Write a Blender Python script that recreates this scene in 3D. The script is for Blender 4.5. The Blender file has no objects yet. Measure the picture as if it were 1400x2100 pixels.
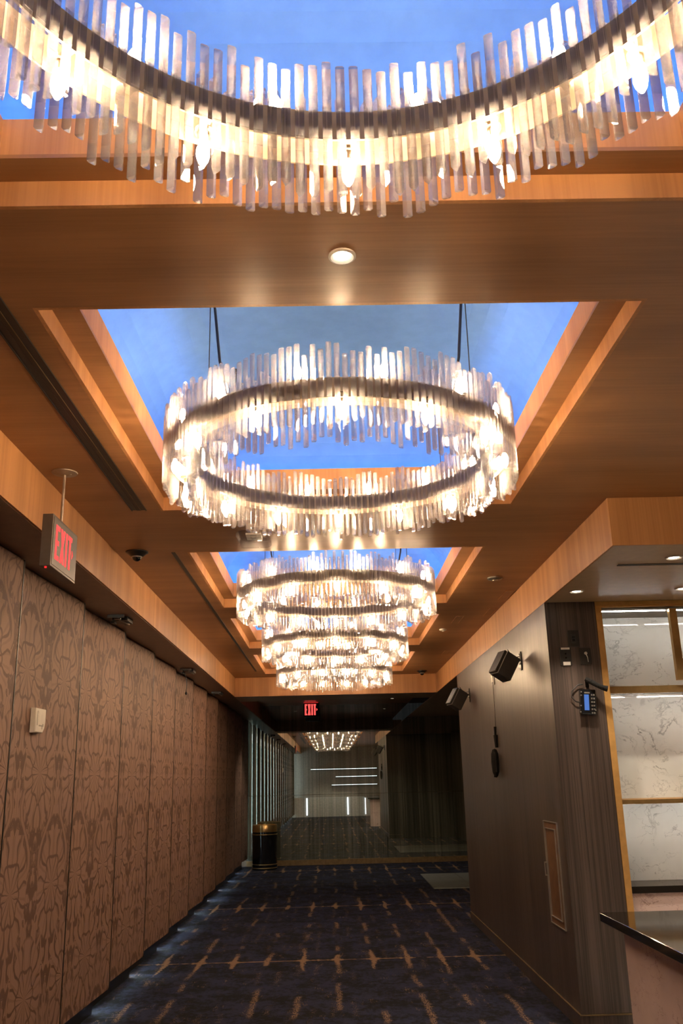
import bpy, math, random
from mathutils import Matrix, Vector
PI = math.pi
H = 1.66                                  # eye height above the floor
D = bpy.data
col = bpy.context.scene.collection
sc = bpy.context.scene
random.seed(7)

# ---------------------------------------------------------------- camera, world, exposure
F, PITCH, YAW, ROLL = 1824.77, math.radians(16.7515), math.radians(1.0118), math.radians(-1.4045)
cp, sp, cy, sy, cr, sr = math.cos(PITCH), math.sin(PITCH), math.cos(YAW), math.sin(YAW), math.cos(ROLL), math.sin(ROLL)
fwd = Vector((sy*cp, cy*cp, sp)); rgt = Vector((cy, -sy, 0)); upv = rgt.cross(fwd)
r2 = cr*rgt + sr*upv; u2 = -sr*rgt + cr*upv
cam_d = D.cameras.new('camera'); cam_d.sensor_fit = 'VERTICAL'; cam_d.sensor_height = 36; cam_d.lens = F/2100*36
cam_d.clip_start = 0.05; cam_d.clip_end = 200
cam = D.objects.new('camera', cam_d); col.objects.link(cam)
m = Matrix.Identity(4)
for i in range(3):
    m[i][0] = r2[i]; m[i][1] = u2[i]; m[i][2] = -fwd[i]
m[2][3] = H
cam.matrix_world = m
sc.camera = cam
w = D.worlds.new('world'); sc.world = w; w.use_nodes = True
w.node_tree.nodes['Background'].inputs[0].default_value = (0.02, 0.02, 0.022, 1)
w.node_tree.nodes['Background'].inputs[1].default_value = 1.0
sc.view_settings.view_transform = 'Standard'; sc.view_settings.look = 'None'
sc.view_settings.gamma = 1; sc.view_settings.use_curve_mapping = False
sc.view_settings.exposure = 0.0
cy_ = sc.cycles
cy_.caustics_reflective = False; cy_.caustics_refractive = False
cy_.max_bounces = 8; cy_.diffuse_bounces = 4; cy_.glossy_bounces = 4; cy_.transmission_bounces = 6
cy_.transparent_max_bounces = 24; cy_.sample_clamp_indirect = 3.0; cy_.use_denoising = True
BULB = 600.0        # candle bulbs of the chandeliers
COVE = 60.0         # blue light strips in the coffers
DAY = 75.0           # daylight behind the folding partition

# ---------------------------------------------------------------- node expression helper
class G:
    def __init__(s, name):
        s.m = D.materials.new(name); s.m.use_nodes = True
        s.nt = s.m.node_tree; s.nt.nodes.clear()
        s.out = s.nt.nodes.new('ShaderNodeOutputMaterial')
        s.obj = None
    def node(s, t, **kw):
        n = s.nt.nodes.new(t)
        for k, v in kw.items(): setattr(n, k, v)
        return n
    def setin(s, sock, v):
        if isinstance(v, E_): s.nt.links.new(v.o, sock)
        elif hasattr(v, 'links'): s.nt.links.new(v, sock)
        elif isinstance(v, tuple) and len(v) == 3 and sock.type == 'RGBA': sock.default_value = (*v, 1)
        else: sock.default_value = v
    def co(s):
        if s.obj is None:
            t = s.node('ShaderNodeTexCoord'); sx = s.node('ShaderNodeSeparateXYZ')
            s.nt.links.new(t.outputs['Object'], sx.inputs[0])
            s.obj = (E_(s, sx.outputs[0]), E_(s, sx.outputs[1]), E_(s, sx.outputs[2]))
        return s.obj
    def world(s):
        t = s.node('ShaderNodeNewGeometry'); sx = s.node('ShaderNodeSeparateXYZ')
        s.nt.links.new(t.outputs['Position'], sx.inputs[0])
        return (E_(s, sx.outputs[0]), E_(s, sx.outputs[1]), E_(s, sx.outputs[2]))
    def vec(s, x, y, z):
        c = s.node('ShaderNodeCombineXYZ')
        for i, v in enumerate((x, y, z)): s.setin(c.inputs[i], v)
        return E_(s, c.outputs[0])
    def noise(s, vec, scale=1.0, detail=3, rough=.55, dist=0.0):
        n = s.node('ShaderNodeTexNoise'); s.setin(n.inputs['Vector'], vec)
        n.inputs['Scale'].default_value = scale; n.inputs['Detail'].default_value = detail
        n.inputs['Roughness'].default_value = rough; n.inputs['Distortion'].default_value = dist
        return E_(s, n.outputs[0])
    def math(s, op, a, b=0.0, c=0.0):
        n = s.node('ShaderNodeMath', operation=op)
        s.setin(n.inputs[0], a); s.setin(n.inputs[1], b); s.setin(n.inputs[2], c)
        return E_(s, n.outputs[0])
    def step(s, v, lo, hi):
        n = s.node('ShaderNodeMapRange'); n.interpolation_type = 'SMOOTHSTEP'
        s.setin(n.inputs[0], v); s.setin(n.inputs[1], lo); s.setin(n.inputs[2], hi)
        return E_(s, n.outputs[0])
    def mix(s, f, a, b):
        n = s.node('ShaderNodeMix', data_type='RGBA')
        s.setin(n.inputs[0], f); s.setin(n.inputs[6], a); s.setin(n.inputs[7], b)
        return E_(s, n.outputs[2])
    def bump(s, h, strength=.3, dist=.002):
        n = s.node('ShaderNodeBump'); s.setin(n.inputs['Height'], h)
        n.inputs['Strength'].default_value = strength; n.inputs['Distance'].default_value = dist
        return E_(s, n.outputs[0])
    def pbr(s, color, rough=.5, metal=0.0, spec=.5, normal=None, **kw):
        p = s.node('ShaderNodeBsdfPrincipled')
        s.setin(p.inputs['Base Color'], color); s.setin(p.inputs['Roughness'], rough)
        s.setin(p.inputs['Metallic'], metal); s.setin(p.inputs['Specular IOR Level'], spec)
        if normal is not None: s.setin(p.inputs['Normal'], normal)
        for k, v in kw.items(): s.setin(p.inputs[k], v)
        s.nt.links.new(p.outputs[0], s.out.inputs[0]); return p
class E_:
    def __init__(s, g, o): s.g = g; s.o = o
    def __add__(s, b): return s.g.math('ADD', s, b)
    def __sub__(s, b): return s.g.math('SUBTRACT', s, b)
    def __mul__(s, b): return s.g.math('MULTIPLY', s, b)
    def __rmul__(s, b): return s.g.math('MULTIPLY', s, b)
    def __truediv__(s, b): return s.g.math('DIVIDE', s, b)
    def abs(s): return s.g.math('ABSOLUTE', s)
    def sin(s): return s.g.math('SINE', s)
    def max(s, b): return s.g.math('MAXIMUM', s, b)
    def min(s, b): return s.g.math('MINIMUM', s, b)
    def pp(s, b): return s.g.math('PINGPONG', s, b)
    def mod(s, b): return s.g.math('FLOORED_MODULO', s, b)

def plain(name, color, rough=.5, metal=0.0, spec=.5, vary=.06, **kw):
    g = G(name); x, y, z = g.co()
    n = g.noise(g.vec(x, y, z), 14, 3)
    dark = tuple(c*(1-vary*2) for c in color); lite = tuple(min(1, c*(1+vary)) for c in color)
    g.pbr(g.mix(g.step(n, .3, .7), dark, lite), rough, metal, spec, **kw); return g.m
def emit(name, color, strength):
    g = G(name); e = g.node('ShaderNodeEmission'); e.inputs[0].default_value = (*color, 1); e.inputs[1].default_value = strength
    g.nt.links.new(e.outputs[0], g.out.inputs[0]); return g.m

# honey veneer: fascias (vertical figure) and ceiling (cross figure)
def veneer(name, c1, c2, axis, rough=.42, spec=.35):
    g = G(name); x, y, z = g.world()
    if axis == 'z':
        v1 = g.vec(x*9, y*9, z*.25); v2 = g.vec(x*85, y*85, z*1.2); v3 = g.vec(x*1.6, y*1.6, z*.1)
    else:
        v1 = g.vec(x*.5, y*5, z*5); v2 = g.vec(x*2.5, y*70, z*70); v3 = g.vec(x*.25, y*1.3, z)
    n = g.noise(v1, 1, 3)*.45 + g.noise(v2, 1, 3)*.25 + g.noise(v3, 1, 2)*.3
    g.pbr(g.mix(g.step(n, .36, .64), c1, c2), rough, 0, spec, g.bump(g.noise(v2, 1, 2), .15, .0006)); return g.m
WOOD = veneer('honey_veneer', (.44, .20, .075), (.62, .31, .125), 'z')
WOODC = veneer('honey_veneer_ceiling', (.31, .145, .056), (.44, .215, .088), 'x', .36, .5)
def dark_veneer():
    g = G('dark_veneer'); x, y, z = g.world()
    a = g.noise(g.vec(x*60, y*60, z*.45), 1, 4, .65); b = g.noise(g.vec(x*7, y*7, z*.25), 1, 3)
    c = g.noise(g.vec(x*220, y*220, z*1.2), 1, 2)
    n = a*.5 + b*.25 + c*.25
    g.pbr(g.mix(g.step(n, .38, .62), (.023, .0150, .0110), (.082, .057, .045)), .36, 0, .6, g.bump(a, .25, .001)); return g.m
DARK = dark_veneer()
def damask():
    g = G('damask_fabric'); x, y, z = g.co()
    R = .3275
    mm = y.pp(R); v = z.mod(1.24)
    wob = g.noise(g.vec(mm, v, 0), 8, 2) - .5
    mw = mm + wob*.03; vw = v + (g.noise(g.vec(mm, v, 5), 8, 2) - .5)*.04
    def blossom(cx, cz, rad, n, ph):
        dx = mw - cx; dz = vw - cz
        r = g.math('SQRT', dx*dx + dz*dz*.55); th = g.math('ARCTAN2', dz, dx)
        pet = (th*n + ph).sin() + (r*40).sin()*.35
        gap = g.step(pet.abs(), .16, .36)
        rib = g.step(((th*n*3 + ph).sin()), -.95, -.5)*.35 + .65
        edge = g.step((r - rad*.52 - (th*n + ph).sin()*rad*.06).abs(), .004, .010)
        inside = g.step(r, rad*1.04 , rad*.98)
        return gap*rib*edge*inside, inside
    f1, i1 = blossom(0.0, .34, .235, 7, .5); f2, i2 = blossom(R, .93, .235, 6, 1.1)
    leaf = g.noise(g.vec(mm*1.7, v*.9, 2.2), 9, 1.2, .5, 1.1)
    leafm = g.step((leaf - .5).abs(), .010, .030)*g.step(leaf, .455, .485)
    ribs = g.step((mw*210 + (v*9).sin()*6).sin(), -.9, -.2)*.3 + .7
    vine = g.step((mw - ((v*10.13).sin()*.085 + .165)).abs(), .022, .014)
    vout = g.step((mw - ((v*10.13).sin()*.085 + .165)).abs(), .030, .024)
    bg = (leafm*ribs)*(vout*(-1.0) + 1.0) + vine*.9
    ins = i1.max(i2)
    f = bg*(ins*(-1.0) + 1.0) + f1.max(f2)
    weave = g.noise(g.vec(y*60, z*600, x), 1, 2)*.5 + g.noise(g.vec(y*600, z*60, x), 1, 2)*.5
    colr = g.mix(f*.85 + weave*.15, (.118, .062, .040), (.300, .178, .126))
    g.pbr(colr, .62, 0, .3, g.bump(weave + f*.4, .35, .0012)); return g.m
FAB = damask()
def marble(name, base, vein, scale=1.0, dens=.035):
    g = G(name); x, y, z = g.world()
    d = g.noise(g.vec(x, y, z), 1.7*scale, 4)
    p = g.vec(x + d*.9, y + d*.5, z + d*.8)
    n1 = g.noise(p, 2.2*scale, 6, .62); n2 = g.noise(g.vec(x*1.4 + d, y*1.4 + 4, z*2.6 + d*.5), 3.1*scale, 5, .6)
    v1 = g.step((n1 - .5).abs(), dens*.30, 0); v2 = g.step((n2 - .48).abs(), dens*.16, 0)
    patch = g.step(g.noise(p, 1.3*scale, 2), .50, .66)
    cl = g.noise(g.vec(x, y, z), 2.2*scale, 3)
    bl = g.step(g.noise(p, 4.2*scale, 4), .69, .78)
    k = (v1*patch).max(v2*.55*g.step(g.noise(p, 1.9*scale, 2), .42, .6)).max(bl*.6)
    cc = g.mix(g.step(cl, .35, .7), tuple(c*.86 for c in base), base)
    g.pbr(g.mix(k, cc, vein), .05, 0, .5); return g.m
MARB = marble('white_marble', (.78, .76, .71), (.13, .125, .12), 1.0, .06)
MARBP = marble('rose_marble', (.66, .50, .46), (.16, .09, .08), 1.1, .05)
def carpet():
    g = G('carpet'); x, y, z = g.world()
    n = g.noise(g.vec(x, y, 0), 3.2, 6, .7); fine = g.noise(g.vec(x, y, 0), 90, 2)
    mot = g.noise(g.vec(x*1.0, y*.6, 3), 22, 3, .7)
    base = g.mix(g.step(n + (mot - .5)*.6, .38, .62), (.0075, .0075, .0085), (.020, .023, .045))
    P = .333
    jag = (g.noise(g.vec(x*9, y*38, 1), 1, 3, .75) - .5)*.085 + (g.noise(g.vec(x*2, y*1.3, 0), 1, 2) - .5)*.10
    wx = x + jag + 20.12
    cell = g.math('FLOOR', wx/P); dx = (wx.mod(P) - P*.5).abs()
    def rnd(seed, fy=0.0, sc=1.0): return g.noise(g.vec(cell*3.17 + seed, y*fy + seed*1.7, seed), sc, 1)
    speck = g.noise(g.vec(x*95, y*26, 0), 1, 4, .8); speck2 = g.noise(g.vec(x*60, y*11, 4), 1, 3, .75)
    # long broken streaks along each column
    on = g.step(rnd(9, 1.1, 1.3), .50, .58)
    st = g.step(dx, .030, .010)*on*g.step(speck, .45, .53)*.85
    dx2 = ((wx + P*.37).mod(P*.5) - P*.25).abs()
    st2 = g.step(dx2, .030, .006)*g.step(g.noise(g.vec(cell*2.3, y*1.6, 14), 1.2, 2), .50, .60)*g.step(speck, .50, .58)*.38
    st3 = g.step(g.noise(g.vec(x*9, y*2.4, 22), 1, 2), .60, .70)*g.step(speck2, .50, .58)*.42
    st = st.max(st2).max(st3)
    dy = None
    for yr in (-6.0, -2.2, 1.6, 5.6, 9.47, 13.28, 18.45):
        a = (y - yr).abs(); dy = a if dy is None else dy.min(a)
    wd = dy + (g.noise(g.vec(x*16, y*10, 6), 1, 3) - .5)*.06
    line = g.step(wd, .020, .006)*g.step(g.noise(g.vec(x*5.5, 0, 8), 1, 2), .40, .47)
    ln = rnd(3)*1.6 - .42                      # half length of the bar of this column
    bars = g.step(dy - ln, .05, -.02)*g.step(dx + dy*.05, .036, .024)*g.step(speck2, .34, .44)
    hub = g.step(dy + dx*1.1 + (speck2 - .5)*.12, .105, .075)*g.step(rnd(6), .42, .5)
    blob = g.step(dy + ((x + 20.3 + jag).mod(.111) - .055).abs()*1.5, .06, .035)*g.step(g.noise(g.vec(x*5, 2, 1), 1, 1), .52, .58)
    row = line.max(bars).max(hub).max(blob)
    c = g.mix(st.max(row*.95), base, (.225, .138, .078))
    g.pbr(c, .95, 0, .12, g.bump(fine, .6, .003)); return g.m
CARPET = carpet()
def mirror():
    g = G('smoked_glass'); x, y, z = g.world()
    a = g.noise(g.vec(x*26, 0, z*.16), 1, 4, .7); b = g.noise(g.vec(x*4, 0, z*.2), 1, 2)
    k = g.step(a*.7 + b*.3, .36, .66)
    c = g.mix(k, (.030, .033, .021), (.210, .212, .150))
    p = g.node('ShaderNodeBsdfPrincipled'); g.setin(p.inputs['Base Color'], c); p.inputs['Roughness'].default_value = .6
    p.inputs['Specular IOR Level'].default_value = .1
    gl = g.node('ShaderNodeBsdfGlossy'); g.setin(gl.inputs['Color'], g.mix(k, (.55, .62, .54), (1, 1, .93))); gl.inputs['Roughness'].default_value = .004
    mx = g.node('ShaderNodeMixShader'); mx.inputs[0].default_value = .58
    g.nt.links.new(p.outputs[0], mx.inputs[1]); g.nt.links.new(gl.outputs[0], mx.inputs[2]); g.nt.links.new(mx.outputs[0], g.out.inputs[0])
    return g.m
MIRROR = mirror()
def crystal():
    g = G('crystal')
    gl = g.node('ShaderNodeBsdfGlass'); gl.inputs['IOR'].default_value = 1.5; gl.inputs['Roughness'].default_value = 0.0
    gl.inputs['Color'].default_value = (.99, .985, 1, 1)
    tr = g.node('ShaderNodeBsdfTransparent'); tr.inputs[0].default_value = (.97, .97, .98, 1)
    mx = g.node('ShaderNodeMixShader'); mx.inputs[0].default_value = .52
    di = g.node('ShaderNodeBsdfTranslucent'); di.inputs[0].default_value = (.95, .93, .95, 1)
    m3 = g.node('ShaderNodeMixShader'); m3.inputs[0].default_value = .095
    g.nt.links.new(tr.outputs[0], mx.inputs[1]); g.nt.links.new(gl.outputs[0], mx.inputs[2])
    g.nt.links.new(mx.outputs[0], m3.inputs[1]); g.nt.links.new(di.outputs[0], m3.inputs[2]); g.nt.links.new(m3.outputs[0], g.out.inputs[0])
    return g.m
CRYSTAL = crystal()
def clear_glass():
    g = G('clear_glass'); p = g.pbr((1, 1, 1), .05, 0, .5); 
    tr = g.node('ShaderNodeBsdfTransparent'); gl = g.node('ShaderNodeBsdfGlossy'); gl.inputs['Roughness'].default_value = .08
    lw = g.node('ShaderNodeLayerWeight'); lw.inputs[0].default_value = .12
    mx = g.node('ShaderNodeMixShader'); g.nt.links.new(lw.outputs['Facing'], mx.inputs[0])
    g.nt.links.new(tr.outputs[0], mx.inputs[1]); g.nt.links.new(gl.outputs[0], mx.inputs[2]); g.nt.links.new(mx.outputs[0], g.out.inputs[0]); return g.m
CLEAR = clear_glass()
VAULT = plain('blue_vault_paint', (.075, .180, .44), .75, 0, .2, .03)
BRONZE = plain('champagne_bronze', (.36, .275, .205), .45, .3, .5, .08)
GOLD = plain('brushed_brass', (.78, .52, .22), .28, .9, .5, .05)
GOLDW = plain('brass_trim', (.72, .40, .13), .33, .55, .5, .05)
SIGNF = plain('sign_face', (.17, .15, .13), .5, .2, .4, .03)
SIGNH = plain('sign_housing', (.13, .10, .075), .45, .4, .4, .05)
BLACK = plain('black_plastic', (.018, .017, .016), .38, 0, .5)
BLACKM = plain('black_metal', (.022, .019, .016), .42, .2, .5)
GRAPH = plain('graphite_speaker', (.018, .015, .012), .5, 0, .5)
GREYM = plain('grey_metal', (.34, .31, .27), .35, .8, .5)
STEEL = plain('brushed_steel', (.50, .47, .42), .35, .85, .5)
BRASSD = plain('dull_brass', (.17, .11, .05), .45, .4, .4, .1)
WHITE = plain('white_plastic', (.74, .68, .60), .4, 0, .5, .03)
CREAM = plain('cream_enamel', (.80, .72, .62), .45, 0, .5, .03)
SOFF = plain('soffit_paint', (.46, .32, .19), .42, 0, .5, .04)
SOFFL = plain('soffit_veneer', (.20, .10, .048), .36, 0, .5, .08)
BLACKST = plain('black_granite', (.012, .010, .008), .06, 0, .6, .2)
PITCHM = plain('matte_black', (.010, .009, .008), .85, 0, .1)
BLKGL = plain('gloss_black_enamel', (.008, .008, .009), .12, 0, .6)
COPPER = plain('copper_panel', (.20, .095, .042), .45, .6, .5, .1)
DIM = plain('brown_plaster', (.10, .07, .05), .8, 0, .2)
GREYPL = plain('grey_plaster', (.33, .31, .29), .8, 0, .2)
TILE = plain('grey_tile', (.17, .18, .165), .4, 0, .5, .1)
CURT = plain('sheer_curtain', (.80, .88, .86), .8, 0, .2, .03)
GREYS = plain('niche_lining', (.50, .52, .53), .4, 0, .4)
BULBM = emit('warm_bulb', (1, .69, .40), BULB)
COVEM = emit('blue_led_strip', (.20, .48, 1.0), COVE)
REDM = emit('red_letters', (1, .085, .075), 1.5)
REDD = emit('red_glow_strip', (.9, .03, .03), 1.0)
LAMPM = emit('downlight_lens', (1, .90, .74), 14)
LEDM = emit('shelf_led', (1, .97, .90), 70)
LEDC = emit('cool_tube', (.85, .93, 1), 3.5)
DAYM = emit('daylight_pane', (.86, .95, 1), DAY)
BLUEM = emit('terminal_screen', (.10, .22, .62), .9)

# ---------------------------------------------------------------- mesh helper
class MB:
    def __init__(s): s.v = []; s.f = []
    def poly(s, pts, flip=False):
        b = len(s.v); s.v += [tuple(p) for p in pts]; ix = list(range(b, b+len(pts)))
        s.f.append(tuple(reversed(ix)) if flip else tuple(ix)); return s
    def hexa(s, P):       # 8 points: bottom loop, top loop
        b = len(s.v); s.v += [tuple(p) for p in P]
        for q in ((3, 2, 1, 0), (4, 5, 6, 7), (0, 1, 5, 4), (1, 2, 6, 5), (2, 3, 7, 6), (3, 0, 4, 7)): s.f.append(tuple(b+i for i in q))
        return s
    def box(s, x0, x1, y0, y1, z0, z1):
        return s.hexa([(x0, y0, z0), (x1, y0, z0), (x1, y1, z0), (x0, y1, z0), (x0, y0, z1), (x1, y0, z1), (x1, y1, z1), (x0, y1, z1)])
    def bev(s, x0, x1, y0, y1, z0, z1, r, axis='z', seg=3):
        # rounded-corner slab, rounded in the plane normal to axis
        def put(a, b, c): return {'z': (a, b, c), 'y': (a, c, b), 'x': (c, a, b)}[axis]
        if axis == 'z': A, B, Cc = (x0, x1), (y0, y1), (z0, z1)
        elif axis == 'y': A, B, Cc = (x0, x1), (z0, z1), (y0, y1)
        else: A, B, Cc = (y0, y1), (z0, z1), (x0, x1)
        ring = []
        for cx, cy0, a0 in ((A[1]-r, B[1]-r, 0), (A[0]+r, B[1]-r, 90), (A[0]+r, B[0]+r, 180), (A[1]-r, B[0]+r, 270)):
            for k in range(seg+1):
                t = math.radians(a0 + 90*k/seg); ring.append((cx + r*math.cos(t), cy0 + r*math.sin(t)))
        n = len(ring); b = len(s.v); e = min(r*.35, abs(Cc[1]-Cc[0])*.3)
        mx, my = (A[0]+A[1])/2, (B[0]+B[1])/2
        def inset(p): return (p[0] + (e if p[0] < mx else -e), p[1] + (e if p[1] < my else -e))
        for lv, ins in ((Cc[0], 1), (Cc[0]+e, 0), (Cc[1]-e, 0), (Cc[1], 1)):
            for p in ring:
                q = inset(p) if ins else p; s.v.append(put(q[0], q[1], lv))
        for L in range(3):
            for i in range(n):
                j = (i+1) % n; s.f.append((b+L*n+i, b+L*n+j, b+(L+1)*n+j, b+(L+1)*n+i))
        s.f.append(tuple(b+i for i in reversed(range(n)))); s.f.append(tuple(b+3*n+i for i in range(n)))
        return s
    def tube(s, a, b, r0, r1=None, n=10, cap=True):
        a = Vector(a); b = Vector(b); r1 = r0 if r1 is None else r1
        d = (b-a).normalized(); u = d.orthogonal().normalized(); v = d.cross(u); k = len(s.v)
        for p, r in ((a, r0), (b, r1)):
            for i in range(n):
                t = 2*PI*i/n; s.v.append(tuple(p + r*(math.cos(t)*u + math.sin(t)*v)))
        for i in range(n): s.f.append((k+i, k+(i+1) % n, k+n+(i+1) % n, k+n+i))
        if cap: s.f.append(tuple(k+i for i in reversed(range(n)))); s.f.append(tuple(k+n+i for i in range(n)))
        return s
    def path(s, pts, r, n=6):
        for a, b in zip(pts[:-1], pts[1:]): s.tube(a, b, r, r, n)
        return s
    def lathe(s, prof, c=(0, 0, 0), n=24, close=False):
        k = len(s.v); L = len(prof)
        for r, z in prof:
            for i in range(n):
                t = 2*PI*i/n; s.v.append((c[0]+r*math.cos(t), c[1]+r*math.sin(t), c[2]+z))
        rng = L if close else L-1
        for j in range(rng):
            jj = (j+1) % L
            for i in range(n): s.f.append((k+j*n+i, k+j*n+(i+1) % n, k+jj*n+(i+1) % n, k+jj*n+i))
        if not close:
            if prof[0][0] > 1e-4: s.f.append(tuple(k+i for i in reversed(range(n))))
            if prof[-1][0] > 1e-4: s.f.append(tuple(k+(L-1)*n+i for i in range(n)))
        return s
    def xf(s, M):
        s.v = [tuple(M @ Vector(p)) for p in s.v]; return s
    def mesh(s, name, mat, smooth=False):
        me = D.meshes.new(name); me.from_pydata(s.v, [], s.f); me.materials.append(mat)
        me.validate(); me.update()
        if smooth: me.shade_smooth() if hasattr(me, 'shade_smooth') else None
        return me
    def build(s, name, mat, parent=None, smooth=False, loc=None):
        return link(name, s.mesh(name, mat, smooth), parent, loc)
def link(name, me, parent=None, loc=None, rz=0.0):
    o = D.objects.new(name, me); col.objects.link(o)
    if parent: o.parent = parent
    if loc: o.location = loc
    o.rotation_euler.z = rz
    return o
def smooth_by_angle(o, deg=40):
    me = o.data
    me.shade_smooth()
    me.set_sharp_from_angle(angle=math.radians(deg))
    return o
def thing(name, label, cat, loc=(0, 0, 0), group=None, me=None):
    o = D.objects.new(name, me); col.objects.link(o); o.location = loc
    o['label'] = label; o['category'] = cat
    if group: o['group'] = group
    return o
def struct(name, me_or_mb, mat=None, label=None, cat=None):
    o = me_or_mb.build(name, mat) if mat else link(name, me_or_mb)
    o['kind'] = 'structure'
    if label: o['label'] = label
    if cat: o['category'] = cat
    return o
def copy_tree(o, parent=None):
    c = o.copy(); col.objects.link(c)
    if parent: c.parent = parent
    for ch in list(o.children): copy_tree(ch, c)
    return c

# ---------------------------------------------------------------- the setting
XL, XR = -1.746, 1.655         # partition face, dark veneer wall face
XLS = -1.470                   # inner edge of the left soffit
ZS, ZC = H+1.265, H+1.556      # soffit underside, ceiling
YB, YF = 19.6, -6.0            # smoked glass wall, rear of the lobby
XFAR = 7.0                     # far right of the bar area
XWIN = -2.75                   # curtains behind the partition

fl = struct('floor', MB().box(-4.2, XFAR, YF, YB+.1, -.1, 0), CARPET, 'navy carpet with tan broken stitch pattern', 'floor')
mt = MB()
for k in range(4): mt.box(1.56 + k*.62, 1.56 + k*.62 + .615, 14.95, 17.15, .0, .012)
tiles = []
for k in range(4):
    for j in range(3):
        tiles.append(MB().box(1.56+k*.62, 1.56+k*.62+.612, 14.95+j*.74, 14.95+j*.74+.732, 0, .012).build('tile', TILE, fl))

coffers = [(-.21, 2.144), (2.715, 5.065), (6.09, 8.17), (8.76, 10.85), (11.43, 13.56), (-3.1, -1.0)]
CX0, CX1 = -.968, 1.10
cmb = MB()
# ceiling slab with openings: side strips + cross bars (thin slab 2 cm)
cs = sorted(coffers)
zt = ZC+.02
cmb.box(XLS-.02, CX0-.0152, YF, YB, ZC, zt)
cmb.box(CX1+.0152, XFAR, YF, 4.995, ZC, zt); cmb.box(CX1+.0152, XR+.02, 4.995, YB, ZC, zt)
edges = [YF] + [e for c in cs for e in (c[0]-.0152, c[1]+.0152)] + [YB]
for i in range(0, len(edges), 2): cmb.box(CX0-.0152, CX1+.0152, edges[i], edges[i+1], ZC, zt)
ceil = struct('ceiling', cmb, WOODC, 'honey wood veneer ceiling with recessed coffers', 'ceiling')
ZL, ZF = H+1.637, H+1.765
IN = .098
def rectring(mb, x0, x1, y0, y1, z0, z1, t):
    mb.box(x0-t, x1+t, y0-t, y0, z0, z1); mb.box(x0-t, x1+t, y1, y1+t, z0, z1)
    mb.box(x0-t, x0, y0, y1, z0, z1); mb.box(x1, x1+t, y0, y1, z0, z1)
for (y0, y1) in cs:
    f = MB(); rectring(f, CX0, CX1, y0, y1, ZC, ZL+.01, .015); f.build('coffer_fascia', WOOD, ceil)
    l = MB(); rectring(l, CX0+IN, CX1-IN, y0+IN, y1-IN, ZL, ZL+.012, IN); l.build('coffer_ledge', WOODC, ceil)
    u = MB(); rectring(u, CX0+IN, CX1-IN, y0+IN, y1-IN, ZL+.0121, ZF, .012); u.build('coffer_upstand', WOOD, ceil)
    # blue cloister vault over the opening
    a0, a1, b0, b1 = CX0-.035, CX1+.035, y0-.035, y1+.035
    v = MB(); n = 10; hh = .50
    rings = []
    for k in range(n+1):
        t = PI/2*k/n; ins = .50*(1-math.cos(t)); zz = ZL+.012 + hh*math.sin(t)
        ins = min(ins, (b1-b0)/2-.001)
        rings.append([(a0+ins, b0+ins, zz), (a1-ins, b0+ins, zz), (a1-ins, b1-ins, zz), (a0+ins, b1-ins, zz)])
    for A, B in zip(rings[:-1], rings[1:]):
        for i in range(4):
            j = (i+1) % 4; v.poly([A[j], A[i], B[i], B[j]])
    v.poly(list(reversed(rings[-1])))
    vo = v.build('vault', VAULT, ceil); smooth_by_angle(vo, 30)
    s_ = MB(); e = .02; x0, x1 = CX0+IN-.06, CX1-IN+.06; p0, p1 = y0+IN-.06, y1-IN+.06
    s_.box(x0-e, x0, p0, p1, ZL+.014, ZL+.03); s_.box(x1, x1+e, p0, p1, ZL+.014, ZL+.03)
    s_.box(x0, x1, p0-e, p0, ZL+.014, ZL+.03); s_.box(x0, x1, p1, p1+e, ZL+.014, ZL+.03)
    s_.build('light_strip', COVEM, ceil)
# soffits (fascia + underside)
so = MB().box(XLS-.012, XLS, YF, YB, ZS+.004, ZC-.001)
struct('trim_1', so, WOOD, 'honey wood fascia above the folding partition', 'trim')
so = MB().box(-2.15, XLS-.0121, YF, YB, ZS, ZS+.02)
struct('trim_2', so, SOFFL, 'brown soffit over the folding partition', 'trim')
struct('trim_3', MB().box(XR, XR+.012, 4.995, 13.99, ZS+.001, ZC-.001).box(XR, XFAR, 4.983, 4.9949, ZS+.001, ZC-.001), WOOD, 'honey wood fascia turning the corner into the bar area', 'trim')
struct('trim_4', MB().box(XR+.0121, XFAR, 4.996, YB-.01, ZS, ZS+.02), SOFF, 'brown soffit over the bar recess', 'trim')
bm_ = MB().box(XLS+.001, XR+.3, 14.0, 14.012, ZS+.001, ZC-.001)
struct('trim_5', bm_, WOOD, 'honey wood beam at the end of the coffers', 'trim')
struct('trim_6', MB().box(XLS+.001, XR, 14.0121, 14.9, ZS, ZC-.001), SOFF, 'brown underside behind the far beam', 'trim')

# ---- folding partition (left wall): every panel its own mesh, near edge set back
wl = D.objects.new('wall_left', None); col.objects.link(wl); wl['kind'] = 'structure'
wl['label'] = 'folding partition of brown damask panels'; wl['category'] = 'wall'
PW, RB = 1.31, .062
ZP0, ZP1 = H-1.5, H+1.258
L = math.hypot(PW, RB); th = .05
pm = MB().bev(-th, 0, 0, L-.005, 0, ZP1-ZP0, .012, 'x', 2).mesh('wall_panel', FAB)
sm_ = MB().box(-.125, -.105, .10, L-.06, -(ZP0)+.004, .03).mesh('bottom_seal', BLACK)
tm_ = MB().box(-th+.015, -.022, .05, L-.04, ZP1-ZP0, ZS-ZP0-.001).mesh('top_seal', BLACK)
gm_ = MB().box(-.03, .002, L-.0045, L+.007, -.001, ZP1-ZP0).mesh('edge_gasket', BLACKM)
for i in range(19):
    y1 = 5.02 + PW*(i-7)          # far, proud edge
    y0 = y1 - PW
    ang = -math.atan2(RB, PW)
    o = link('wall_panel', pm, wl, (XL-RB, y0, ZP0), ang)
    c = link('bottom_seal', sm_, o); c = link('top_seal', tm_, o); c = link('edge_gasket', gm_, o)
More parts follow.
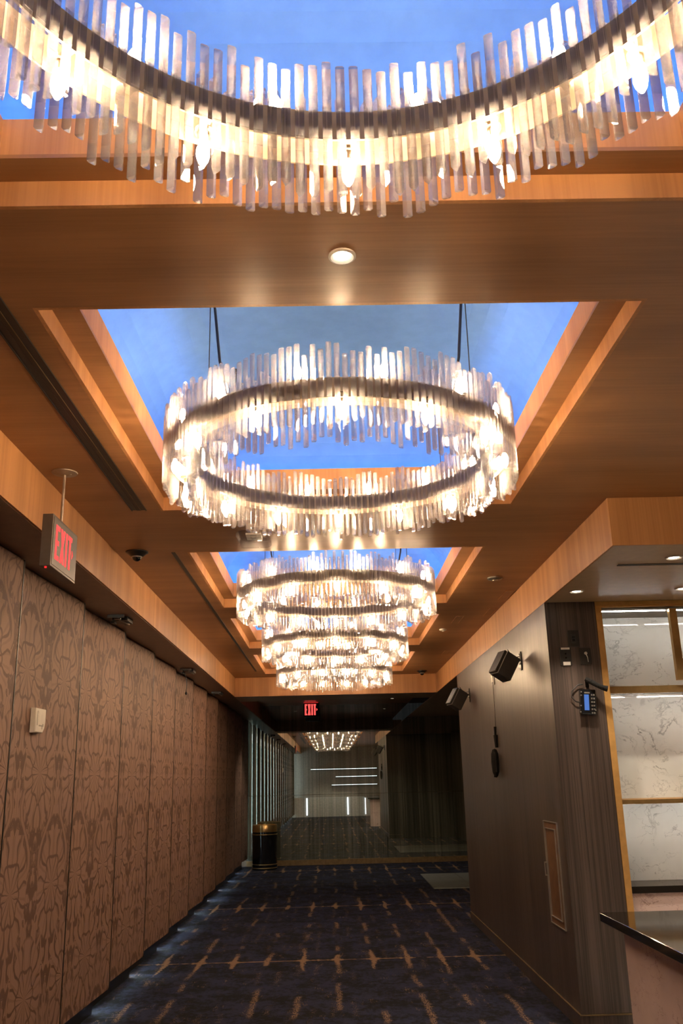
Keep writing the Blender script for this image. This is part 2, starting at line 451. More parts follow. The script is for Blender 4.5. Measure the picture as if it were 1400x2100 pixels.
# curtain wall with daylight behind the partition
wf = struct('wall_side', MB().box(-4.2, -4.1, YF, YB, 0, 3.4).box(-4.1, -2.1, YF, YB, 3.3, 3.4), GREYPL)
cu = MB(); pts = []
n = 900
for i in range(n+1):
    y = YF + (YB-YF)*i/n
    pts.append((XWIN + .055*math.sin(y*26)+.03*math.sin(y*61+1), y))
k = 0
for (xa, ya), (xb, yb) in zip(pts[:-1], pts[1:]): cu.poly([(xa, ya, .03), (xb, yb, .03), (xb, yb, 2.95), (xa, ya, 2.95)])
# translucent sheer
g = G('sheer_fabric'); d = g.node('ShaderNodeBsdfDiffuse'); d.inputs[0].default_value = (.78, .88, .86, 1)
t = g.node('ShaderNodeBsdfTranslucent'); t.inputs[0].default_value = (.72, .86, .86, 1)
x_, y_, z_ = g.world(); nn = g.noise(g.vec(x_*3, y_*16, z_*1.3), 1, 3)
tp = g.node('ShaderNodeBsdfTransparent'); m1 = g.node('ShaderNodeMixShader'); m1.inputs[0].default_value = .6
g.nt.links.new(d.outputs[0], m1.inputs[1]); g.nt.links.new(t.outputs[0], m1.inputs[2])
m2 = g.node('ShaderNodeMixShader'); g.setin(m2.inputs[0], g.step(nn, .35, .65)*.22); g.nt.links.new(m1.outputs[0], m2.inputs[1]); g.nt.links.new(tp.outputs[0], m2.inputs[2])
g.nt.links.new(m2.outputs[0], g.out.inputs[0])
SHEER = g.m
cuo = cu.build('sheer_curtain', SHEER); smooth_by_angle(cuo, 60)
cuo['label'] = 'pale sheer curtain glimpsed through the partition gaps in the dark glass'; cuo['category'] = 'curtain'
for i, yc in enumerate((-4, -.6, 2.8, 6.2, 9.6, 13.0, 16.4)):
    wn = D.objects.new('window_%d' % (i+1), None); col.objects.link(wn); wn['kind'] = 'structure'
    fr = MB(); rectring_ = None
    for (a, b, c_, d_) in ((yc-1.4, yc-1.34, .3, 2.8), (yc+1.34, yc+1.4, .3, 2.8), (yc-.03, yc+.03, .36, 2.74)): fr.box(-4.1, -4.03, a, b, c_, d_)
    fr.box(-4.1, -4.03, yc-1.339, yc+1.339, .3, .359); fr.box(-4.1, -4.03, yc-1.339, yc+1.339, 2.741, 2.8)
    fr.build('window_frame', WHITE, wn)
    MB().box(-4.095, -4.08, yc-1.339, yc-.031, .36, 2.74).build('pane', DAYM, wn)
    MB().box(-4.095, -4.08, yc+.031, yc+1.339, .36, 2.74).build('pane', DAYM, wn)

# ---- smoked glass wall
wb = struct('wall_back', MB().box(-4.1, XFAR, YB+.012, YB+.1, 0, 3.6), DIM, 'smoked reflective glass wall at the far end', 'wall')
xs = [-1.78, -1.09, -.26, .57, 1.40, 2.23, 3.06, 3.6]
for a, b in zip(xs[:-1], xs[1:]):
    for z0, z1 in ((.105, H-.286), (H-.280, ZC-.002)):
        MB().box(a+.002, b-.002, YB, YB+.011, z0, z1).build('glass_panel', MIRROR, wb)
struct('baseboard_back', MB().box(-1.78, 3.6, YB-.02, YB+.011, 0, .104), BRASSD, 'bronze base under the dark glass wall', 'baseboard')
# ---- right wall block
wr = struct('wall_right', MB().box(XR, 2.04, 6.72, 11.70, .105, ZS), DARK, 'dark brown wood veneer wall', 'wall')
bbm = GOLDW
struct('baseboard_right', MB().box(XR-.006, 2.035, 6.714, 11.70, 0, .095), DARK, 'dark recessed baseboard', 'baseboard')
struct('trim_7', MB().box(XR-.010, 2.036, 6.710, 11.705, .0951, .1025), BRASSD, 'thin brass line above the baseboard', 'trim')
struct('floor_bounce', MB().box(2.0, XFAR-.001, YF+.6, 7.199, .0005, .012), plain('pale_bounce_tile', (.55, .52, .48), .3, 0, .5), 'pale floor slab added behind the bar to bounce light upward', 'floor')  # pale slab added as a reflector to lift the bar soffit
struct('wall_recess', MB().box(2.041, 3.6, 11.60, 11.70, 0, ZS).box(3.6, 3.7, 11.60, YB-.001, 0, ZS), DARK)
# ---- bar side, rear
struct('wall_bar', MB().box(XFAR, XFAR+.1, YF, 8.5, 0, 3.4).box(2.041, XFAR, 7.20, 7.30, 0, ZS), GREYPL)
struct('wall_rear', MB().box(-4.2, XFAR, YF-.1, YF, 0, 3.4), GREYPL)

# ---- marble niche with brass frame
ni = thing('display_niche', 'white marble bar niche framed in brushed brass beside the dark wall', 'shelf unit', (2.04, 6.72, 0))
def nb(name, mat, *boxes, par=None):
    mb = MB()
    for b in boxes: mb.box(b[0]-2.04, b[1]-2.04, b[2]-6.72, b[3]-6.72, b[4], b[5])
    return mb.build(name, mat, par or ni)
nb('brass_frame', GOLDW, (2.042, 2.088, 6.715, 6.765, 0, ZS-.030), (2.088, 6.0, 6.715, 6.765, ZS-.044, ZS-.030))
nb('brass_frame', GOLD, (2.042, 6.0, 6.712, 6.73, ZS-.0299, ZS-.002))
for x0 in (2.62, 3.9, 5.2): nb('brass_divider', GOLD, (x0, x0+.055, 6.745, 6.79, H+.662, ZS-.0601))
SLABS = [(2.089, 3.36), (3.363, 4.64), (4.643, 6.0)]
for (a, b) in SLABS:
    nb('marble_slab', MARB, (a, b, 7.15, 7.195, H+.60, ZS-.06))
    nb('marble_slab', MARB, (a, b, 7.15, 7.195, H-.22, H+.597))
    nb('marble_slab', MARB, (a, b, 7.15, 7.195, H-.774, H-.223))
nb('top_lining', GREYS, (2.089, 6.0, 6.79, 7.149, ZS-.0598, ZS-.045))
nb('side_lining', MARB, (2.0895, 2.096, 6.79, 7.149, H-.77, ZS-.061))
def shelf(z, t, lip):
    nb('shelf', GOLDW, (2.097, 6.0, 6.80, 7.149, z, z+t)); nb('shelf_lip', GOLD, (2.097, 6.0, 6.790, 6.7999, z-lip, z+t))
shelf(H+.605, .022, .030); shelf(H-.200, .012, .018)
def led(z, x0, x1, y=6.815): return nb('led_bar', LEDM, (x0, x1, y, y+.006, z-.005, z))
led(ZS-.0602, 2.11, 2.615); led(ZS-.0602, 2.68, 4.4)
led(H+.6045, 2.11, 2.44); led(H+.6045, 2.54, 4.4)
led(H-.2005, 2.11, 4.4)  # added strip hidden behind the lip, brightens the marble below the lower shelf
# back bar counter under the niche
bc = thing('back_counter', 'rose marble back bar cabinet with dark stone top below the niche', 'counter', (2.097, 6.80, 0))
MB().box(0, 3.9, 0, .349, H-.82, H-.775).build('stone_top', BLACKST, bc)
for k in range(3): MB().box(.001+k*1.3, .001+k*1.3+1.296, .02, .345, .0, H-.821).build('marble_front', MARBP, bc)
# bar counter in front
kt = thing('bar_counter', 'rose marble bar counter with glossy black stone top at the lower right', 'counter', (1.315, 4.79, 0))
MB().bev(0, .62, -4.4, 0, H-.70, H-.66, .006, 'z', 2).build('stone_top', BLACKST, kt)
MB().box(.078, .104, -4.3, -.10, H-.716, H-.701).build('brass_line', GOLDW, kt)
for k in range(3): MB().box(.08, .54, -.105-(k+1)*1.4+.003, -.105-k*1.4, 0, H-.717).build('marble_slab', MARBP, kt)

# ---- rear wall bar seen only as a reflection in the dark glass
rb = thing('rear_bar', 'pale rear bar front with upright lights reflected in the dark glass', 'counter', (0, YF+.02, 0))
MB().box(-1.9, 2.4, 0, .5, 0, .88).build('bar_front', GREYS, rb)
for x in (-1.2, .75, 1.6): MB().box(x-.03, x+.03, .501, .53, .08, .86).build('light_tube', LEDC, rb)
sh = thing('rear_shelves', 'lit glass shelves behind the rear bar reflected in the dark glass', 'shelf unit', (0, YF+.02, 0))
for z, x0 in ((H+.5, -1.0), (H+.14, .2), (H-.24, .0)):
    MB().box(x0, 2.2, .0, .22, z, z+.03).build('shelf', GREYS, sh); MB().box(x0, 2.2, .221, .235, z+.002, z+.026).build('light_tube', LEDC, sh)

# ---------------------------------------------------------------- chandeliers
RI, RO, RM = .70, .80, .752
ZBD = H+1.435
NOUT, NIN, NB = 164, 136, 14
def prism(r, z0, z1):           # triangular crystal bar with bevelled tips, apex inward (-x)
    mb = MB(); e = r*.45
    tri = [(r*math.cos(a), r*math.sin(a)) for a in (PI, PI/3*5, PI/3)]
    k = 0
    for z, s in ((z0, .62), (z0+e, 1), (z1-e, 1), (z1, .62)):
        for (x, y) in tri: mb.v.append((x*s, y*s, z))
    for L in range(3):
        for i in range(3):
            j = (i+1) % 3; mb.f.append((L*3+i, L*3+j, L*3+3+j, L*3+3+i))
    mb.f.append((2, 1, 0)); mb.f.append((9, 10, 11)); return mb
def rodset(rt, zt, zb):
    out = []
    for a, b in ((0, 0), (.022, -.006), (-.016, .018), (.010, -.020), (-.010, .006), (.030, -.028), (-.022, -.012)):
        out.append(prism(rt, zb+b, zt+a))
    return out
RODR = .0128
ro_mb = rodset(RODR, .152, -.152); ri_mb = rodset(RODR*.95, .142, -.182)
ro_me = [x.mesh('crystal_rod', CRYSTAL) for x in ro_mb]; ri_me = [x.mesh('crystal_rod', CRYSTAL) for x in ri_mb]
def band(r, z0, z1, t=.005): 
    return MB().lathe([(r-t, z0), (r, z0), (r, z1), (r-t, z1)], n=96, close=True)
bulb_me = MB().lathe([(.0, -.034), (.008, -.030), (.0145, -.012), (.0155, .004), (.012, .020), (.005, .033), (.0, .037)], n=10).mesh('bulb', BULBM, True)
holder = MB().tube((0, 0, -.004), (0, 0, .004), .022, n=10)
holder_me = None
ANG0 = 0.0
def hold_mesh(up):
    s = 1 if up else -1
    mb = MB()
    mb.box(-.045, .040, -.008, .008, -.004, .004)             # cross bar between the two bands
    mb.tube((0, 0, .0041*s), (0, 0, .012*s), .021, n=12)
    mb.tube((0, 0, .0121*s), (0, 0, .034*s), .0125, n=12)
    return mb.mesh('lamp_holder', BRONZE)
hu, hd = hold_mesh(True), hold_mesh(False)
hw_cable = None
def chandelier(cxx, yc, label, individual=True, group='crystal ring chandeliers', spin=0.0):
    t = thing('chandelier', label, 'chandelier', (cxx, yc, ZBD), group)
    oi = band(RI, -.040, .036).build('inner_band', BRONZE, t); oo = band(RO-.018, -.042, .040).build('outer_band', BRONZE, t)
    smooth_by_angle(oi, 30); smooth_by_angle(oo, 30)
    rnd = random.Random(3 + int(yc*10))
    rods = MB()
    seq = [0, 1, 2, 3, 4, 1, 0, 5, 2, 3, 6, 1]
    for (N, R, mes, mbs, sgn) in ((NOUT, RO, ro_me, ro_mb, 1), (NIN, RI-.016, ri_me, ri_mb, -1)):
        for i in range(N):
            a = 2*PI*(i+.5)/N; k = rnd.choice(seq)
            px, py = R*math.cos(a), R*math.sin(a); rz = a + (0 if sgn > 0 else PI)
            if individual:
                link('crystal_rod', mes[k], t, (px, py, 0), rz)
            else:
                b = len(rods.v); ca, sa = math.cos(rz), math.sin(rz)
                rods.v += [(px+x*ca-y*sa, py+x*sa+y*ca, z) for x, y, z in mbs[k].v]
                rods.f += [tuple(b+q for q in f) for f in mbs[k].f]
    if not individual:
        o = rods.build('crystal_rods', CRYSTAL, t); o['kind'] = 'stuff'
    for i in range(NB):
        for up in (0, 1):
            a = -PI/2 + 2*PI*(i + spin + .5*up)/NB
            z = .018 if up else -.020
            h = link('lamp_holder', hu if up else hd, t, (RM*math.cos(a), RM*math.sin(a), z), a)
            b = link('bulb', bulb_me, h, (0, 0, .066 if up else -.066))
            if not up: b.rotation_euler = (PI, 0, 0)
    for q, a in enumerate((math.radians(44), math.radians(136), math.radians(224), math.radians(316))):
        x, y = RM*math.cos(a), RM*math.sin(a)
        top = .615 if False else .60
        MB().tube((x, y, -.01), (x, y, .702), .0022, n=6).tube((x, y, .692), (x, y, .713), .012, n=10).build('suspension_cable', BLACKM, t)
    for sx in (-1, 1):
        x, y = RM*math.cos(math.radians(90-46)), -RM*math.sin(math.radians(46))
        MB().path([(sx*(x-.09), y-.07, .03), (sx*(x-.05), y-.03, .22), (sx*x, y, .70)], .006, 6).build('power_cord', BLACKM, t)
    return t
XC = .066
chandelier(XC, 1.0, 'nearest crystal ring chandelier, cut off by the top of the picture')
chandelier(XC, 3.89, 'large crystal ring chandelier seen whole under the second coffer')
chandelier(XC, 7.13, 'third crystal ring chandelier, hanging just beyond the large one')
chandelier(XC, 9.81, 'fourth crystal ring chandelier, half hidden between third and last', False)
chandelier(XC, 12.5, 'smallest, farthest crystal ring chandelier before the wooden beam', False, spin=.5)
chandelier(XC, -2.05, 'crystal ring chandelier behind the viewer, seen only reflected in dark glass', False, spin=.3)

# ---------------------------------------------------------------- ceiling fittings
def downlight(x, y, z, label, r=.036, power=None):
    t = thing('downlight', label, 'ceiling light', (x, y, z))
    o = MB().lathe([(r*1.18, -.0005), (r*1.18, -.006), (r, -.009), (r*.82, -.004), (r*.72, -.0015), (r*.72, -.0005)], n=28).build('trim_ring', CREAM, t)
    smooth_by_angle(o, 50)
    MB().lathe([(0, -.0052), (r*.62, -.0046), (r*.70, -.0016)], n=24).build('lens', LAMPM, t)
    l = D.lights.new('downlight_beam', 'SPOT'); l.energy = (power or (14 if z > ZS+.1 else 75)); l.color = (1, .86, .68); l.spot_size = math.radians(95); l.spot_blend = .6; l.shadow_soft_size = .03
    lo = D.objects.new('downlight_beam', l); col.objects.link(lo); lo.parent = t; lo.location = (0, 0, -.03)
    return t
downlight(.064, 2.41, ZC, 'round cream downlight in the ceiling between the two nearest coffers')
downlight(.064, -.60, ZC, 'added fill downlight in the ceiling behind the viewer, outside the picture', .036, 40)  # unseen lamp added to brighten what the dark glass reflects
downlight(.064, -4.3, ZC, 'added fill downlight near the rear wall, outside the picture', .036, 260)  # unseen lamp added to light the rear end for the reflection
downlight(-.81, 18.05, ZC, 'tiny downlight left of the far exit sign before the dark glass', .030, 70)
downlight(1.25, 18.25, ZC, 'tiny downlight right of the far exit sign before the dark glass', .030, 70)
downlight(2.13, 5.30, ZS, 'round downlight in the bar soffit at the right picture edge, nearest the slot', .045)
downlight(1.79, 6.29, ZS, 'round downlight in the bar soffit over the corner of the dark wall', .045)
for xx, yy in ((3.6, 5.6), (4.6, 6.2), (5.6, 5.6)): downlight(xx, yy, ZS, 'added fill downlight farther right in the bar soffit, outside the picture', .045)  # unseen lamps added to brighten the soffit and bar area
downlight(2.55, 6.27, ZS, 'round downlight in the bar soffit above the marble niche, cut by the picture edge', .045)
def slot(x0, x1, y0, y1, z, label, red=False, ax='y'):
    t = thing('slot_diffuser', label, 'air vent', ((x0+x1)/2, (y0+y1)/2, z))
    w, l = (x1-x0)/2, (y1-y0)/2
    if w > .02 and ax == 'y':
        MB().box(-w, w, -l, l, -.0012, -.0004).build('slot_back', BLKGL if False else BLACK, t)
        fr = MB().box(-w-.003, -w+.002, -l, l, -.006, -.0003).box(w-.002, w+.003, -l, l, -.006, -.0003); fr.build('frame', BLACKM, t)
        MB().box(-.0115, -.0095, -l, l, -.005, -.0013).build('blade', BLACKM, t); MB().box(.0095, .0115, -l, l, -.005, -.0013).build('blade', BRASSD, t)
        MB().box(-.0085, .0085, -l, l, -.0035, -.0013).build('deflector', BLACKM, t)
    else:
        MB().box(-w, w, -l, l, -.002, -.0004).build('slot_back', BLACK, t)
        if ax == 'y': MB().box(-w-.002, -w, -l, l, -.004, -.0003).box(w, w+.002, -l, l, -.004, -.0003).build('frame', BLACKM, t)
        else: MB().box(-w, w, -l-.003, -l, -.004, -.0003).box(-w, w, l, l+.003, -.004, -.0003).build('frame', BLACKM, t)
    return t
slot(-1.148, -1.066, -1.0, 5.05, ZC, 'wide black linear air slot left of the nearest coffers')
slot(-1.090, -1.068, 6.07, 13.2, ZC, 'long thin black air slot left of the far coffers')
slot(1.84, 3.6, 5.47, 5.50, ZS, 'thin black air slot in the bar soffit', ax='x')
# dome cameras
def dome(x, y, label):
    t = thing('dome_camera', label, 'camera', (x, y, ZC))
    o = MB().lathe([(.078, -.0005), (.078, -.006), (.066, -.013), (.046, -.030), (.040, -.034), (.0, -.034)], n=26).build('housing', BLACK, t); smooth_by_angle(o, 35)
    o = MB().lathe([(.032, -.0341), (.031, -.045), (.024, -.058), (.012, -.066), (0, -.068)], n=20).build('lens_dome', BLKGL, t); smooth_by_angle(o, 60)
    o = MB().lathe([(.034, -.0342), (.037, -.0342), (.037, -.042), (.034, -.042)], n=20, close=True).build('chrome_ring', STEEL, t)
    return t
dome(-1.326, 6.04, 'small black dome camera on the ceiling above the left partition')
dome(1.40, 13.6, 'small dome camera on the ceiling at the far right corner of the beam')
def disc(x, y, r, label, cat, mat):
    t = thing('ceiling_detector', label, cat, (x, y, ZC))
    o = MB().lathe([(r, -.0005), (r, -.010), (r*.86, -.017), (r*.5, -.021), (0, -.021)], n=24).build('detector_body', mat, t); smooth_by_angle(o, 40)
    MB().lathe([(r*.35, -.0212), (r*.33, -.026), (0, -.026)], n=14).build('sensor', mat, t); return t
disc(1.367, 7.12, .062, 'round wood coloured ceiling detector right of the third coffer', 'detector', GREYM)
disc(1.251, 9.69, .04, 'tiny round ceiling detector farther back right of the fourth coffer', 'detector', CREAM)
# emergency fitting with clear lens between second and third coffer
t = thing('emergency_light', 'clear rounded rectangular fitting on the ceiling behind the large chandelier', 'ceiling light', (-.48, 5.67, ZC))
MB().bev(-.11, .11, -.16, .16, -.05, -.0005, .045, 'z', 4).build('clear_cover', CLEAR, t)
MB().box(-.05, .05, -.07, .07, -.012, -.001).build('tray', CREAM, t)
for y in (-.05, .05): MB().lathe([(.0, -.036), (.018, -.030), (.022, -.0125)], (0, y, 0), 14).build('lamp_head', CLEAR, t)
# recessed access hatches right of the coffers: thin light lines
for k, (x, y) in enumerate(((1.60, 7.85), (1.60, 8.7), (1.33, 9.1), (1.52, 11.6))):
    t = thing('access_hatch', ['slim square access hatch in the ceiling nearest the right fascia corner', 'slim square access hatch, second along the right fascia', 'slim square access hatch beside the fourth coffer', 'slim square access hatch farthest along the right fascia'][k], 'hatch', (x, y, ZC))
    MB().box(-.035, .035, -.2, .2, -.002, -.0004).build('hatch_panel', WOODC, t)
    MB().box(-.039, -.0351, -.2, .2, -.0035, -.0003).box(.0351, .039, -.2, .2, -.0035, -.0003).build('hatch_frame', WOOD, t)

# ---------------------------------------------------------------- exit signs
def letters(h, wd):
    """EXIT and a chevron as flat stroke boxes in (u, v), origin lower left"""
    s = h*.17; out = []
    def rect(u0, u1, v0, v1): out.append([(u0, v0), (u1, v0), (u1, v1), (u0, v1)])
    lw = wd*.205; g_ = wd*.085
    u = 0
    rect(u, u+s*.9, 0, h); rect(u+s*.9, u+lw, 0, s*.8); rect(u+s*.9, u+lw, h-s*.8, h); rect(u+s*.9, u+lw*.88, h/2-s*.4, h/2+s*.4)
    u += lw+g_*.6
    xw = lw*1.15; k = s*.9
    out.append([(u, 0), (u+k, 0), (u+xw/2+k/2, h/2), (u+xw/2-k/2, h/2)]); out.append([(u+xw-k, 0), (u+xw, 0), (u+xw/2+k/2, h/2), (u+xw/2-k/2, h/2)])
    out.append([(u+xw/2-k/2, h/2), (u+xw/2+k/2, h/2), (u+k, h), (u, h)]); out.append([(u+xw/2-k/2, h/2), (u+xw/2+k/2, h/2), (u+xw, h), (u+xw-k, h)])
    u += xw+g_*.6
    rect(u, u+s*.9, 0, h); u += s*.9+g_*.6
    rect(u, u+lw, h-s*.8, h); rect(u+lw/2-s*.45, u+lw/2+s*.45, 0, h-s*.8); u += lw+g_*.2
    c = h*.5; out.append([(u+s*.10, c-h*.13), (u+s*.75, c), (u+s*.10, c+h*.13)])
    return out, u+s*.75
# near sign, parallel to the corridor, facing it
t = thing('exit_sign', 'hanging grey exit sign with red letters on a stem near the left fascia', 'sign', (-1.349, 4.365, ZC))
zb, zt_ = 1.013-1.556, 1.272-1.556
MB().bev(-.026, .026, -.212, .212, zb, zt_, .004, 'x', 2).build('housing', SIGNH, t)
MB().box(.0262, .0285, -.200, .200, zb+.012, zt_-.012).build('face_plate', SIGNF, t)
lt, W_ = letters(.172, .31); mb = MB()
for P_ in lt:
    q = [(.0302, -.165 + u, zb+.045+v) for u, v in P_]; p = [(.0287, y, z) for _, y, z in q]
    n = len(q); b = len(mb.v); mb.v += p+q; mb.f.append(tuple(b+n+i for i in range(n)))
    for i in range(n): mb.f.append((b+i, b+(i+1) % n, b+n+(i+1) % n, b+n+i))
mb.build('letters', REDM, t)
MB().tube((0, 0, zt_), (0, 0, -.012), .0075, n=10).build('stem', BRONZE, t)
o = MB().lathe([(.066, -.0005), (.064, -.006), (.02, -.014), (.0, -.014)], n=24).build('canopy', BRONZE, t)
MB().tube((.03, .0, -.006), (.03, .0, -.013), .006, n=8).build('screw', STEEL, t)
MB().tube((0, -.195, zb), (0, -.195, zb-.008), .006, n=8).build('indicator', REDD, t)
# far sign, facing the camera
t = thing('exit_sign', 'small glowing red exit sign by the dark glass wall under the beam', 'sign', (-.39, 18.9, ZC))
zz = 1.29-1.556
MB().bev(-.165, .165, -.012, .012, zz-.03, zz+.27, .006, 'y', 2).build('housing', BLKGL, t)
lt, W_ = letters(.225, .25); mb = MB()
for P_ in lt:
    q = [(-.14+u, -.0155, zz+.01+v) for u, v in P_]; p = [(x, -.0125, z) for x, _, z in q]
    n = len(q); b = len(mb.v); mb.v += p+q; mb.f.append(tuple(b+n+i for i in range(n)))
    for i in range(n): mb.f.append((b+i, b+(i+1) % n, b+n+(i+1) % n, b+n+i))
mb.build('letters', REDM, t)
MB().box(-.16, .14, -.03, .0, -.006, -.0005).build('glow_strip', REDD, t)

# ---------------------------------------------------------------- wall things
# intercom / white wall station on the partition
PA = -math.atan2(RB, PW)
def on_partition(y, z):  # point on the panel face
    k = math.floor((y-5.02)/PW); y0 = 5.02+PW*k; return Vector((XL-RB + (y-y0)*RB/PW, y, z))
p = on_partition(5.53, H+.385)
t = thing('wall_station', 'white wall mounted thermostat box on the brown damask partition', 'thermostat', p); t.rotation_euler.z = PA
t.location.x += .002
mb = MB(); # side profile tapering at the lower far corner
prof = [(-.085, -.073), (.045, -.073), (.072, -.045), (.085, .0), (.085, .073), (-.085, .073)]
b0 = [(0.001, y, z) for y, z in prof]; b1 = [(.030, y*.97, z*.97) for y, z in prof]; b2 = [(.034, y*.9, z*.9) for y, z in prof]
n = len(prof); mb.v = b0+b1+b2
for L_ in (0, 1):
    for i in range(n): mb.f.append((L_*n+i, L_*n+(i+1) % n, (L_+1)*n+(i+1) % n, (L_+1)*n+i))
mb.f.append(tuple(range(2*n, 3*n))); mb.build('case', WHITE, t)
MB().box(.0342, .0356, -.060, -.054, -.03, .055).build('button_column', GREYM, t)
MB().box(.0342, .0352, -.035, .05, -.01, .055).build('cover_plate', WHITE, t)
MB().box(.0342, .0352, -.03, .045, -.034, -.026).box(.0342, .0352, .02, .030, -.05, -.0261).box(.0342, .0352, .030, .044, -.0259, -.018).build('dark_mark', GREYM, t)

# partition track brackets under the left soffit
def bracket(y, label, cord=False):
    t = thing('track_bracket', label, 'bracket', (-1.64, y, ZS))
    MB().box(-.07, .06, -.11, -.10, -.022, -.0005).build('pale_flange', GREYM, t)
    MB().box(-.05, .07, -.03, .16, -.030, -.0005).build('hinge_plate', BLACKM, t)
    MB().tube((.0, -.06, -.018), (.05, .12, -.040), .008, n=8).tube((-.03, -.04, -.02), (.03, -.09, -.03), .006, n=8).build('link_rod', GREYM, t)
    MB().box(-.012, .012, .14, .26, -.022, -.0005).box(-.06, -.035, -.02, .05, -.05, -.0305).build('latch', BLACKM, t)
    if cord:
        MB().path([(-.03, -.02, -.05), (-.01, -.03, -.10), (.0, -.03, -.17), (-.005, -.03, -.26)], .004, 6).build('hanging_cord', BLACKM, t)
        MB().lathe([(0, -.295), (.012, -.285), (.014, -.27), (.006, -.258)], (-.005, -.03, 0), 10).build('cord_end', BLACKM, t)
    return t
bracket(6.95, 'black folding track bracket under the left soffit, nearest the viewer')
bracket(10.4, 'black folding track bracket under the left soffit with a cord hanging down', True)
bracket(13.2, 'black folding track bracket under the left soffit, farthest one')

# speakers
def speaker(y, z, label, rot):
    t = thing('wall_speaker', label, 'speaker', (XR, y, z))
    M = Matrix.Translation((-.155, -.06, -.058)) @ Matrix.Rotation(math.radians(16), 4, 'Z') @ Matrix.Rotation(math.radians(rot), 4, 'Y') @ Matrix.Scale(.92, 4)
    MB().bev(-.07, .075, -.075, .075, -.118, .118, .010, 'y', 3).xf(M).build('cabinet', GRAPH, t)
    MB().bev(-.100, -.0705, -.070, .070, -.113, .113, .010, 'y', 3).xf(M).build('grille', GREYM if False else GRAPH, t)
    MB().box(-.0712, -.066, -.0765, .0765, -.117, .117).xf(M).build('grille_seam', GREYM, t)
    MB().bev(-.010, -.0005, -.02, .02, -.085, .075, .006, 'x', 2).build('wall_plate', BLACKM, t)
    MB().tube((-.008, 0, .0), (-.09, -.03, -.01), .009, n=8).build('arm', BLACKM, t)
    for zz in (.05, .02, -.03): MB().tube((-.010, 0, zz), (-.022, 0, zz), .009, n=8).build('bolt', STEEL, t)
    MB().path([(-.01, 0, .035), (-.05, 0, .028), (-.09, -.02, .05), (-.12, -.04, .09)], .003, 5).build('cable', BLACKM, t)
    return t
speaker(7.70, H+.95, 'large looking black wall speaker tilted down on the right dark wall', 31)
speaker(10.70, H+.93, 'smaller looking black wall speaker farther along the dark wall near the beam', 31)

# hanging clip and black pouch on a cord
t = thing('hanging_microphone', 'black bundle hanging on a thin cord from a chrome clip on dark wall', 'microphone', (XR, 9.08, H+.97))
MB().box(-.014, -.0005, -.05, -.030, -.09, .05).box(-.014, -.0005, .03, .045, -.06, .06).box(-.020, -.0005, -.03, .03, -.012, .012).tube((-.012, 0, -.06), (-.012, 0, .07), .011, n=10).build('clip', STEEL, t)
MB().path([(-.012, 0, -.06), (-.012, -.01, -.3), (-.014, .01, -.52)], .003, 6).build('cord', BLACKM, t)
mb = MB()
for (a, b, c, d, r) in ((0, .02, -.50, -.60, .014), (.0, -.01, -.58, -.70, .022), (.02, .0, -.56, -.66, .012)): mb.tube((-.02, a, c), (-.02, b, d), r, r*.7, n=8)
mb.build('cord_knot', PITCHM, t)
mb = MB().lathe([(.0, -.985), (.018, -.97), (.034, -.93), (.040, -.84), (.036, -.76), (.022, -.72), (0, -.71)], (-.042, 0, 0), 10)
mb.tube((-.04, .03, -.75), (-.04, .045, -.98), .012, .016, n=7).tube((-.04, -.03, -.74), (-.04, -.04, -.93), .014, .010, n=7)
mb.build('pouch', PITCHM, t)

# brass door panel in right wall
t = thing('wall_grille', 'tall narrow copper framed panel with a pull low on the dark wall', 'panel', (XR, 7.12, H-.70))
y0, y1, z0, z1 = -.20, .22, -.365, .355
MB().box(-.004, -.0005, y0, y1, z0, z1).build('back_plate', COPPER, t)
f = MB(); fw = .006
for (a, b, c, d) in ((y0-fw, y0, z0-fw, z1+fw), (y1, y1+fw, z0-fw, z1+fw)): f.box(-.012, -.0005, a, b, c, d)
f.box(-.012, -.0005, y0, y1, z0-fw, z0); f.box(-.012, -.0005, y0, y1, z1, z1+fw); f.build('outer_frame', STEEL, t)
f = MB(); i0, i1, j0, j1 = y0+.07, y1-.035, z0+.05, z1-.05
f.box(-.014, -.0041, i0-fw, i0, j0-fw, j1+fw).box(-.014, -.0041, i1, i1+fw, j0-fw, j1+fw).box(-.014, -.0041, i0, i1, j0-fw, j0).box(-.014, -.0041, i0, i1, j1, j1+fw)
f.build('inner_frame', STEEL, t)
MB().box(-.030, -.025, y1-.02, y1-.006, -.04, .06).box(-.025, -.0041, y1-.02, y1-.006, .052, .06).box(-.025, -.0041, y1-.02, y1-.006, -.04, -.032).build('pull_handle', STEEL, t)

# switch plates and terminal on the end of the dark wall
def plate(x, z, w_, h_, label, kind):
    t = thing('wall_plate', label, 'switch', (x, 6.72, z))
    MB().bev(-w_/2, w_/2, -.008, -.0005, -h_/2, h_/2, .004, 'y', 2).build('cover', BLACKM, t)
    if kind == 0:
        MB().box(-.017, .017, -.0115, -.0081, -.035, .035).build('rocker', BLACK, t)
        MB().box(-.010, .010, -.0135, -.0116, -.020, -.008).box(-.010, .010, -.0135, -.0116, .004, .016).build('button', BLKGL, t)
    elif kind == 1:
        MB().box(-.032, .032, -.016, -.0081, .052, .066).build('white_tab', WHITE, t)
        MB().box(-.024, .030, -.014, -.0081, -.066, -.040).build('white_plug', WHITE, t)
        MB().tube((0, -.0081, .020), (0, -.011, .020), .006, n=10).tube((0, -.0081, -.010), (0, -.011, -.010), .006, n=10).build('socket_hole', BLKGL, t)
    else:
        MB().lathe([(.0, .0), (.011, .001), (.012, .008), (.006, .014)], n=12).xf(Matrix.Translation((0, -.014, .02)) @ Matrix.Rotation(PI/2, 4, 'X')).build('chrome_plug', STEEL, t)
        MB().path([(.0, -.018, .018), (.010, -.02, -.01), (.014, -.016, -.045)], .0035, 6).build('cord', GREYM, t)
    return t
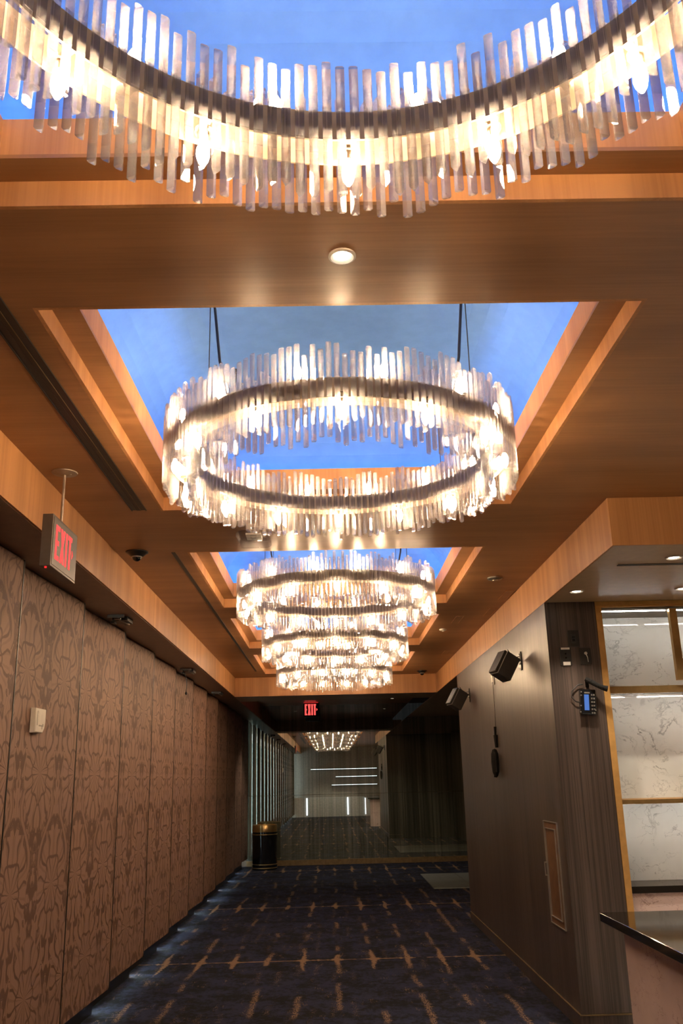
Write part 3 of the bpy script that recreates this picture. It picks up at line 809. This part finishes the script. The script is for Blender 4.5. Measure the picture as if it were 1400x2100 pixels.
plate(1.852, H+.985, .085, .125, 'dark rocker switch plate, topmost of three on the dark wall end', 0)
plate(1.780, H+.850, .085, .135, 'wall plate with white tab and white plug left of the niche', 1)
plate(1.930, H+.850, .085, .125, 'dark wall plate with one chrome plug and short cord', 2)
t = thing('desk_phone', 'black wall mounted phone terminal with blue screen beside the brass frame', 'phone', (1.905, 6.718, H+.510))
Rz = Matrix.Rotation(math.radians(3), 4, 'Y')
MB().bev(-.058, .058, -.045, -.0005, -.09, .09, .010, 'y', 3).xf(Rz).build('body', BLKGL, t)
MB().box(-.030, .004, -.0475, -.0452, -.062, .052).xf(Rz).build('screen', BLUEM, t)
MB().box(-.028, .012, -.0475, -.0452, .060, .070).xf(Rz).build('speaker_slot', STEEL, t)
kb = MB()
for i in range(6):
    for x in (.026, .042): kb.box(x-.005, x+.005, -.049, -.0452, .05-i*.026-.006, .05-i*.026+.006)
kb.xf(Rz).build('keypad', GREYM, t)
for x, z in ((-.05, .07), (-.052, .045), (-.056, -.03), (-.06, -.075), (.05, -.06)): MB().tube((x, -.045, z), (x, -.049, z), .005, n=8).xf(Rz).build('key', STEEL, t)
MB().path([(-.02, -.02, .13), (-.06, -.02, .125), (-.11, -.02, .08), (-.115, -.02, .04), (-.085, -.02, .005), (-.056, -.02, .0)], .004, 6).build('cord', BLACK, t)
hs = MB(); pts = [(-.005, -.05, .165, .017), (.03, -.07, .140, .019), (.07, -.085, .112, .017), (.105, -.095, .094, .019), (.135, -.10, .085, .023)]
for a, b in zip(pts[:-1], pts[1:]): hs.tube(a[:3], b[:3], a[3], b[3], n=10)
hs.tube((.0, -.052, .155), (.01, -.02, .11), .013, .014, n=8); hs.build('handset', PITCHM, t)

# ---------------------------------------------------------------- waste bin
t = thing('waste_bin', 'round black waste bin with brass bands beside the dark glass wall', 'bin', (-1.36, 18.95, 0))
r = .245
o = MB().lathe([(r*.98, .0), (r, .02), (r, .70)], n=40).build('body', BLKGL, t); smooth_by_angle(o, 40)
o = MB().lathe([(r+.004, .702), (r+.006, .71), (r+.006, .825), (r+.002, .835), (r-.03, .838), (r-.03, .79), (.0, .79)], n=40).build('brass_top', GOLD, t); smooth_by_angle(o, 40)
for z in (.655, .10, .035):
    o = MB().lathe([(r+.0005, z-.009), (r+.006, z-.006), (r+.006, z+.006), (r+.0005, z+.009)], n=40).build('brass_band', GOLD, t); smooth_by_angle(o, 40)
